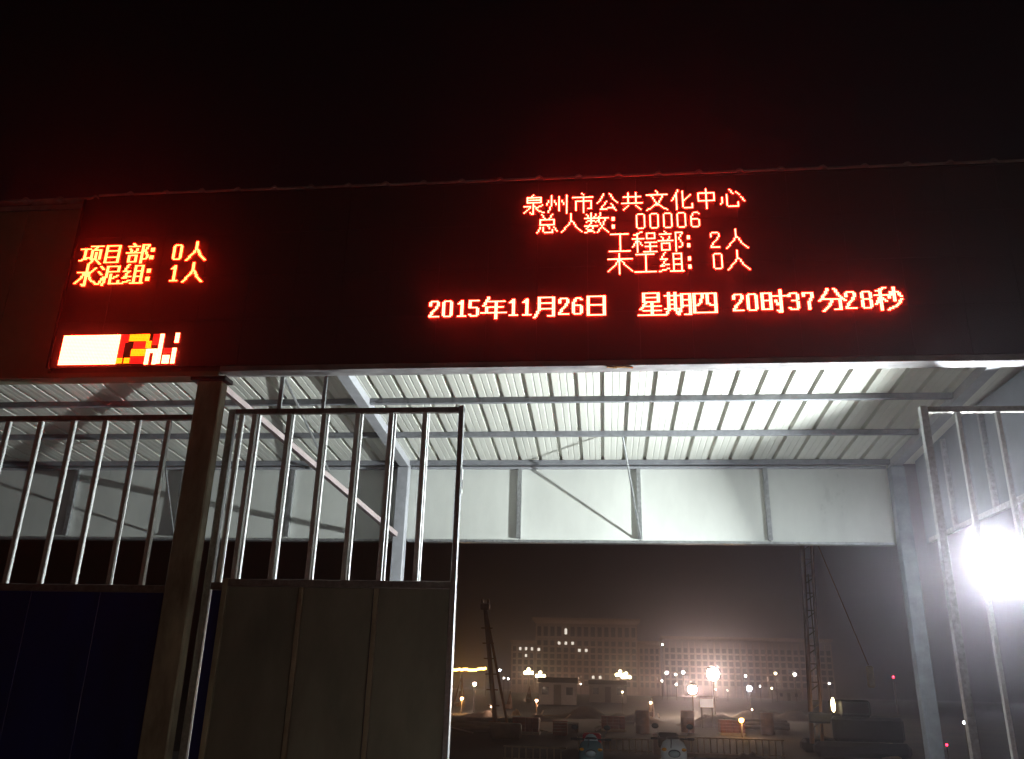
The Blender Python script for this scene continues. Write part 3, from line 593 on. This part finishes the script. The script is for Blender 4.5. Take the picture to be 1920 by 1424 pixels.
t.part('leg', MB().tube([Vector((f1.x, Yr-.6, 0)), top], .05, 6), M['rig'])
t.part('leg', MB().tube([Vector((b.x+.2, Yr+2.2, 0)), top], .05, 6), M['rig'])
t.part('winch', MB().box(b.x-.1, b.x+.9, Yr-1.0, Yr-.5, .02, .5, .05), M['rigd'])
for k in range(7):
    p = b.lerp(top, .12+.12*k); t.part('rung', MB().tube([p+Vector((-.2, -.05, 0)), p+Vector((.2, -.05, 0))], .02, 5), M['rig'])
# tall drilling rig on the right
Yr = 27.; mb_ = at(1531, 1388, Yr); mt_ = at(1511, 1000, Yr); mb_.z = .3
mt_ = mb_ + (mt_-mb_)*1.10
t = Thing('drilling_rig', (mb_.x, Yr, 0), 'tall twin-tube drilling mast with dark body, seen under the roof at right', 'drilling rig')
w = Vector((.13, 0, 0)); dirm = (mt_-mb_)
t.part('mast_tube', MB().tube([mb_-w, mt_-w], .07, 8), M['rig']); t.part('mast_tube', MB().tube([mb_+w*1.2, mt_+w*1.2], .05, 8), M['rig'])
for k in range(26):
    p = mb_+dirm*(k+.5)/26; q = mb_+dirm*(k+1.3)/26
    t.part('lacing', MB().bar(p-w, q+w*1.2 if k % 2 else p+w*1.2, .03), M['rigd'])
t.part('body', MB().box(mb_.x+.35, mb_.x+2.3, Yr-.6, Yr+1.6, .40, 1.05, .08), M['cont'])
cab = t.part('cab', MB().box(mb_.x+.55, mb_.x+1.4, Yr-.75, Yr+.55, 1.055, 1.50, .06), M['cont'])
t.part('cab_window', MB().box(mb_.x+.62, mb_.x+1.33, Yr-.77, Yr-.755, 1.15, 1.42), M['glass'], cab)
for s_ in (-.5, 1.2):
    t.part('track', MB().box(mb_.x-.2, mb_.x+2.4, Yr+s_-.25, Yr+s_+.25, 0, .39, .12), M['tyre'])
t.part('drill_motor', MB().box(mb_.x-.22, mb_.x+.45, Yr-.35, Yr-.1, .85, 1.15, .05), M['cont'])
pl = at(1562, 1322, Yr-.8); t.part('work_lamp', blob(MB(), pl, .055, .05, .19), M['warm'], label='narrow yellowish work lamp')
hk = at(1632, 1268, Yr)
t.part('hoist_cable', MB().tube([mt_, Vector((hk.x-.02, Yr, hk.z+.3))], .016, 5), M['rig'])
t.part('hook_block', MB().box(hk.x-.10, hk.x+.10, Yr-.08, Yr+.08, hk.z-.32, hk.z+.28, .04), M['sand'])
t.part('stay', MB().tube([mt_*.72+mb_*.28, Vector((mb_.x+.5, Yr+1.3, 1.0))], .02, 6), M['rigd'])
# ================================================================== YARD
def heap(px, py, hpx, wpx, m, label, seed, cat='earth heap', name='earth_heap', dy=.5):
    b = gnd(px, py); h = hpx/FPX*b.y; w_ = wpx/2/FPX*b.y; rnd = random.Random(seed); n, mr = 34, 12
    ph = [rnd.uniform(0, 6.28) for _ in range(6)]
    gs = [(rnd.uniform(-.7, .7), rnd.uniform(-.6, .6), rnd.uniform(.25, .75), rnd.uniform(.04, .16)) for _ in range(5)]
    vs = []; fs = []
    for i in range(mr+1):
        q = i/mr
        for k in range(n):
            a = 2*math.pi*k/n; lump = 1+.16*math.sin(3*a+ph[0])+.10*math.sin(5*a+ph[1])+.06*rnd.uniform(-1, 1)
            X_, Y_ = q*math.cos(a), q*math.sin(a)
            hh = h*(1-q*q)*(.25+sum(g_[2]*math.exp(-((X_-g_[0])**2+(Y_-g_[1])**2)/g_[3]) for g_ in gs)) + h*rnd.uniform(-.05, .05)*(0 < q < .95)
            vs.append((w_*q*lump*math.cos(a), w_*dy*2*q*lump*math.sin(a), hh if i < mr else -.05))
    for i in range(mr):
        for k in range(n): fs.append((i*n+k, (i+1)*n+k, (i+1)*n+(k+1) % n, i*n+(k+1) % n))
    mb = MB().poly(vs, fs); o = mb.build(name, m, smooth=True); o.location = (b.x, b.y, 0); tag(o, label, cat); return o
heap(890, 1350, 18, 110, M['mud'], 'dark earth heap below the white lamp by the gate', 1)
heap(1095, 1345, 13, 170, M['mud'], 'broad dark earth heap in front of the office block', 2)
heap(1325, 1362, 24, 120, M['mud'], 'dark earth heap under the small lit board', 3)
heap(1180, 1355, 22, 110, M['mud'], 'low earth heap left of the tripod by the warm lamp', 4)
heap(1450, 1350, 24, 120, M['mud'], 'low earth heap behind the low orange lamp', 5)
heap(1010, 1352, 16, 70, M['mud'], 'low earth heap behind the red crate', 8)
heap(1662, 1422, 26, 46, M['sand'], 'pale lumpy sandbag heap low between mast and right column', 6, 'sand heap', 'sand_heap')
heap(1408, 1424, 12, 60, M['mud'], 'small dirt heap right against the kerb of the railing', 7)
heap(968, 1342, 14, 16, M['sand'], 'small tan sack by the leaning rig', 9, 'sack', 'sack')
p = at(1325, 1320, 44)
t = Thing('lit_board', (p.x, 44, 0), 'small pale lit board on posts under the glaring site lamps', 'sign board')
t.part('board', MB().box(p.x-.31, p.x+.31, 44, 44.06, p.z-.16, p.z+.22, .01), M['board'])
for s_ in (-.25, .25): t.part('post', MB().box(p.x+s_-.03, p.x+s_+.03, 44.062, 44.12, 0, p.z+.2), M['rigd'])
t.part('awning', MB().box(p.x-.40, p.x+.55, 43.7, 44.2, p.z+.30, p.z+.33), M['hut'])
# red crate and other clutter
def crate(px, py, w, h, m, label, name='crate'):
    b = gnd(px, py); t = Thing(name, (b.x, b.y, 0), label, 'crate')
    n = 4
    for k in range(n): t.part('plank', MB().box(b.x-w/2, b.x+w/2, b.y-.02, b.y+.005, .04+h*k/n, .04+h*(k+.9)/n, .005), m)
    for s_ in (-1, 1): t.part('side', MB().box(b.x+s_*(w/2-.02)-.02, b.x+s_*(w/2-.02)+.02, b.y+.007, b.y+w*.8, .03, h, .005), m)
    t.part('bottom', MB().box(b.x-w/2+.045, b.x+w/2-.045, b.y+.01, b.y+w*.8, .0, .04), m)
    t.part('lid', MB().box(b.x-w/2-.02, b.x+w/2+.02, b.y-.03, b.y+w*.8, h+.05, h+.08, .005), m)
crate(1050, 1380, .52, .42, M['redbox'], 'dark red wooden crate in the yard behind the teal scooter')
crate(1075, 1375, .4, .3, M['rigd'], 'dark low crate right of the red one')
rnd = random.Random(11)
for k in range(14):
    px, py = rnd.uniform(860, 1500), rnd.uniform(1340, 1378)
    b = gnd(px, py); mb = MB(); a = rnd.uniform(0, 3.1); l = rnd.uniform(.3, 1.1)
    z = .05
    mb.bar((b.x, b.y, z), (b.x+l*math.cos(a), b.y+l*math.sin(a), z+rnd.uniform(0, .25)), .09, .04)
    o = mb.build('timber_offcut', M['fence' if k % 3 else 'hut'])
    tag(o, 'loose timber offcut lying on the dark yard', 'timber', 'timber offcuts scattered over the yard')
# stacked materials and huts in the dark
def hut(px, py, w, h, label, Yd=None):
    b = gnd(px, py); t = Thing('site_hut', (b.x, b.y, 0), label, 'hut')
    t.part('wall', MB().box(b.x-w/2, b.x+w/2, b.y, b.y+2.4, 0, h, .02), M['hut'])
    t.part('roof', MB().poly([(b.x-w/2-.15, b.y-.15, h+.003), (b.x+w/2+.15, b.y-.15, h+.003), (b.x+w/2+.15, b.y+2.55, h+.003), (b.x-w/2-.15, b.y+2.55, h+.003), (b.x-w/2-.15, b.y+1.2, h+.55), (b.x+w/2+.15, b.y+1.2, h+.55)], [(3, 2, 1, 0), (0, 1, 5, 4), (2, 3, 4, 5), (0, 4, 3), (1, 2, 5)]), M['roofm'])
    dr = t.part('door', MB().box(b.x-.4, b.x+.4, b.y-.04, b.y-.003, .02, min(2., h-.2), .01), M['rigd']); t.part('handle', MB().box(b.x+.28, b.x+.32, b.y-.08, b.y-.041, .95, 1.1), M['chrome'], dr)
    for q in (-1, 1):
        wn = t.part('window', MB().box(b.x+q*w*.32-.35, b.x+q*w*.32+.35, b.y-.03, b.y-.003, h*.45, h*.8), M['glass'])
hut(1140, 1318, 5.0, 2.3, 'dim site hut before the right half of the office block')
hut(1480, 1315, 6.0, 2.4, 'dim site hut before the long grey slab left of the mast')
hut(1045, 1322, 4.0, 2.2, 'dim site hut before the left half of the office block')
def pipes(px, py, n, L_, label):
    b = gnd(px, py); t = Thing('pipe_stack', (b.x, b.y, 0), label, 'pipes'); r = .09
    for row in range(3):
        for k in range(n-row):
            x = b.y+(k+row*.5)*2*r; z = r+row*r*1.74
            t.part('pipe', MB().tube([(b.x-L_/2+random.uniform(-.1, .1), x, z), (b.x+L_/2+random.uniform(-.1, .1), x, z)], r*.985, 8), M['rigd'])
pipes(905, 1372, 5, 2.6, 'stack of dark pipes at the foot of the leaning rig')
pipes(1420, 1368, 4, 3.0, 'stack of dark pipes right of the low orange lamp')
def pallet(px, py, label):
    b = gnd(px, py); t = Thing('brick_pallet', (b.x, b.y, 0), label, 'bricks'); 
    t.part('pallet', MB().box(b.x-.5, b.x+.5, b.y, b.y+.8, 0, .1), M['fence'])
    for i in range(4):
        for k in range(4):
            t.part('brick', MB().box(b.x-.49+.245*k+random.uniform(0, .01), b.x-.49+.245*k+.235, b.y+random.uniform(-.01, .01), b.y+.78, .102+.12*i, .102+.12*i+.116, .006), M['redbox'])
pallet(1150, 1372, 'pallet of red bricks between the two scooters, far side of the railing')
pallet(985, 1378, 'pallet of red bricks just behind the lower picket railing')
pallet(1375, 1380, 'pallet of red bricks behind the right picket railing')
def barrel(px, py, label):
    b = gnd(px, py); t = Thing('steel_barrel', (b.x, b.y, 0), label, 'barrel')
    t.part('drum', MB().lathe((b.x, b.y, 0), [(.27, 0), (.28, .01), (.28, .27), (.29, .29), (.28, .31), (.28, .56), (.29, .58), (.28, .6), (.28, .85), (.26, .86)], 14), M['rig'] , smooth=True)
    t.part('lid', MB().lathe((b.x, b.y, .862), [(.25, 0), (.25, .01), (.02, .012)], 14), M['rigd'])
barrel(1205, 1376, 'rusty barrel left of the square pinkish pillar'); barrel(1290, 1374, 'rusty barrel behind the white scooter'); barrel(1440, 1378, 'rusty barrel near the right end of the railing')
# picket railings
def railing(pa, pb, Y, ptop, label, pitch=.17, zb=0.):
    xa, xb = at(pa, ptop, Y).x, at(pb, ptop, Y).x; zt_ = at((pa+pb)/2, ptop, Y).z
    t = Thing('picket_railing', ((xa+xb)/2, Y, 0), label, 'railing')
    t.part('top_rail', MB().box(xa, xb, Y-.02, Y+.02, zt_-.035, zt_, .004), M['fence']); t.part('low_rail', MB().box(xa, xb, Y-.015, Y+.015, zb+.06, zb+.085, .003), M['fence'])
    x = xa+.03
    while x < xb: t.part('picket', MB().box(x, x+.035, Y-.052, Y-.022, zb+.01, zt_-.002+random.uniform(-.004, .004)), M['fence']); x += pitch
    return t
railing(944, 1062, 21, 1400, 'lower picket railing in front of the red crate', .16)
railing(1082, 1222, 25, 1384, 'picket railing between teal scooter and square gate pillar')
railing(1244, 1470, 25, 1384, 'picket railing right of the square pillar behind the white scooter')
p = at(1232, 1376, 25)
t = Thing('railing_pillar', (p.x, 25, 0), 'square pinkish pillar standing between two picket railings', 'pillar')
t.part('shaft', MB().box(p.x-.11, p.x+.11, 24.9, 25.1, 0, p.z-.03, .01), M['post']); t.part('cap', MB().box(p.x-.13, p.x+.13, 24.88, 25.12, p.z-.029, p.z, .008), M['post'])
p = at(1093, 1384, 21)
t = Thing('railing_pillar', (p.x, 21, 0), 'slim reddish pillar just left of the teal scooter', 'pillar')
t.part('shaft', MB().box(p.x-.06, p.x+.06, 20.94, 21.06, 0, p.z-.03, .01), M['post']); t.part('cap', MB().box(p.x-.08, p.x+.08, 20.92, 21.08, p.z-.029, p.z, .008), M['post'])
xa, xb = at(1244, 1414, 24.5).x, at(1475, 1414, 24.5).x
for k in range(int((xb-xa)/.8)): 
    o = MB().box(xa+.8*k, xa+.8*k+.79, 24.4, 24.6, 0, .10, .015).build('kerb_stone', M['kerb']); tag(o, 'pale kerb stone %s in the row along the right picket railing' % ('closest to the pillar', 'second from the pillar', 'third from the pillar', 'fourth from the pillar', 'fifth from the pillar')[min(k, 4)], 'kerb', 'kerb stones along the railing')
# ================================================================== SCOOTERS
def scooter(px, py, Y, m, label, teal):
    p = at(px, py, Y); x, z0 = p.x, p.z
    t = Thing('electric_scooter', (x, Y, 0), label, 'scooter')
    s = z0/.94                                    # z0: top of the cowl
    def V(a, b, c): return (x+a*s, Y+b*s, c*s)
    cw = MB()                                     # front shield: stacked ellipses
    prof = [(.30, .10, .07, -.02), (.42, .17, .10, -.05), (.56, .20, .11, -.06), (.70, .21, .13, -.05), (.80, .205, .14, -.02), (.88, .17, .12, .02), (.935, .09, .07, .05), (.945, .01, .01, .055)]
    n = 18; vs = []
    for z, rx, ry, yo in prof:
        for k in range(n):
            a = 2*math.pi*k/n; vs.append(V(rx*math.cos(a), yo+ry*math.sin(a), z))
    fs = [(i*n+k, i*n+(k+1) % n, (i+1)*n+(k+1) % n, (i+1)*n+k) for i in range(len(prof)-1) for k in range(n)] + [tuple(reversed(range(n)))]
    t.part('front_cowl', cw.poly(vs, fs), m, smooth=True)
    hl = t.part('headlight', blob(MB(), V(0, -.170, .72), .085*s, .045*s, .05*s), M['bulbglass'], smooth=True)
    t.part('bezel', blob(MB(), V(0, -.150, .72), .105*s, .045*s, .068*s), M['chrome'], hl, smooth=True)
    t.part('trim_strip', MB().tube([V(-.03, -.172, .60), V(-.03, -.165, .66)], .008*s, 6).tube([V(-.05, -.150, .80), V(-.04, -.105, .88), V(-.035, -.02, .94)], .008*s, 6), M['black'])
    t.part('dashboard', blob(MB(), V(0, .02, .945), .11*s, .06*s, .03*s), M['black'], smooth=True)
    for q in (-1, 1): t.part('indicator', blob(MB(), V(q*.15, -.115, .78), .045*s, .035*s, .025*s), M['amber'], smooth=True)
    if teal:
        ws = MB(); vs = []
        for z, w_, yo in ((.86, .13, -.08), (.93, .115, -.04), (.99, .08, .0), (1.02, .03, .02)):
            for k in range(7):
                a = (k/6-.5)*2; vs.append(V(w_*a, yo+.05*a*a, z))
        t.part('windscreen', ws.poly(vs, [(i*7+k, i*7+k+1, i*7+k+8, i*7+k+7) for i in range(3) for k in range(6)]), M['bulbglass'], smooth=True)
    t.part('handlebar', MB().tube([V(-.34, .14, .93), V(-.18, .06, .93), V(.18, .06, .93), V(.34, .14, .93)], .014*s, 8), M['black'])
    for q in (-1, 1):
        t.part('grip', MB().tube([V(q*.345, .142, .93), V(q*.24, .095, .93)], .02*s, 8), M['tyre'])
        mr = t.part('mirror', blob(MB(), V(q*.28, .06, 1.12), .06*s, .014*s, .042*s), M['black'], smooth=True)
        t.part('mirror_stalk', MB().tube([V(q*.20, .07, .935), V(q*.25, .07, 1.03), V(q*.275, .065, 1.09)], .006*s, 6), M['chrome'], mr)
    t.part('footboard', MB().box(*[c for pr in ((x-.16*s, x+.16*s), (Y+.05*s, Y+.55*s), (.26*s, .32*s)) for c in pr], .015), M['black'])
    t.part('rear_body', blob(MB(), V(0, .88, .52), .17*s, .38*s, .16*s), m, smooth=True)
    t.part('seat', blob(MB(), V(0, .80, .74), .15*s, .36*s, .06*s), M['tyre'], smooth=True)
    t.part('tail_box', MB().box(x-.17*s, x+.17*s, Y+1.15*s, Y+1.42*s, .72*s, .98*s, .03), M['redp' if teal else 'black'])
    for yy in (-.05, 1.15):
        wl = t.part('wheel', MB().lathe(V(0, yy, .215), [(.12*s, -.045*s), (.2*s, -.05*s), (.213*s, 0), (.2*s, .05*s), (.12*s, .045*s)], 20, 'x'), M['tyre'], smooth=True)
        t.part('rim', MB().lathe(V(0, yy, .215), [(.02*s, -.05*s), (.115*s, -.04*s), (.115*s, .04*s), (.02*s, .05*s)], 16, 'x'), M['chrome'], wl)
    t.part('fork', MB().bar(V(-.06, -.04, .22), V(-.06, .05, .6), .025*s).bar(V(.06, -.04, .22), V(.06, .05, .6), .025*s), M['black'])
    t.part('fender', MB().lathe(V(0, -.05, .225), [(.235*s, -.055*s), (.245*s, 0), (.235*s, .055*s)], 20, 'x'), m, smooth=True) if 0 else None
    return t
scooter(1108, 1386, 14.5, M['teal'], 'teal parked scooter with clear windscreen and a red rear box', True)
t = scooter(1262, 1385, 14.5, M['whitep'], 'white parked scooter with amber indicators right of the square pillar', False)
# ================================================================== ADDED HAZE FOR LAMP BLOOM
hz = MB().box(-520, 520, -12, 560, -1.2, 62).build('bloom_haze', bpy.data.materials.new('bloom_haze_air')); hz['kind'] = 'stuff'  # air volume added so lamps and sign glow like lens bloom
m = hz.data.materials[0]; m.use_nodes = True; n = m.node_tree; n.nodes.remove(n.nodes['Principled BSDF'])
pv = n.nodes.new('ShaderNodeVolumePrincipled'); pv.inputs['Density'].default_value = .0016; pv.inputs['Anisotropy'].default_value = .92
pv.inputs['Color'].default_value = (.93, .86, 1, 1)
n.links.new(pv.outputs[0], n.nodes['Material Output'].inputs['Volume'])
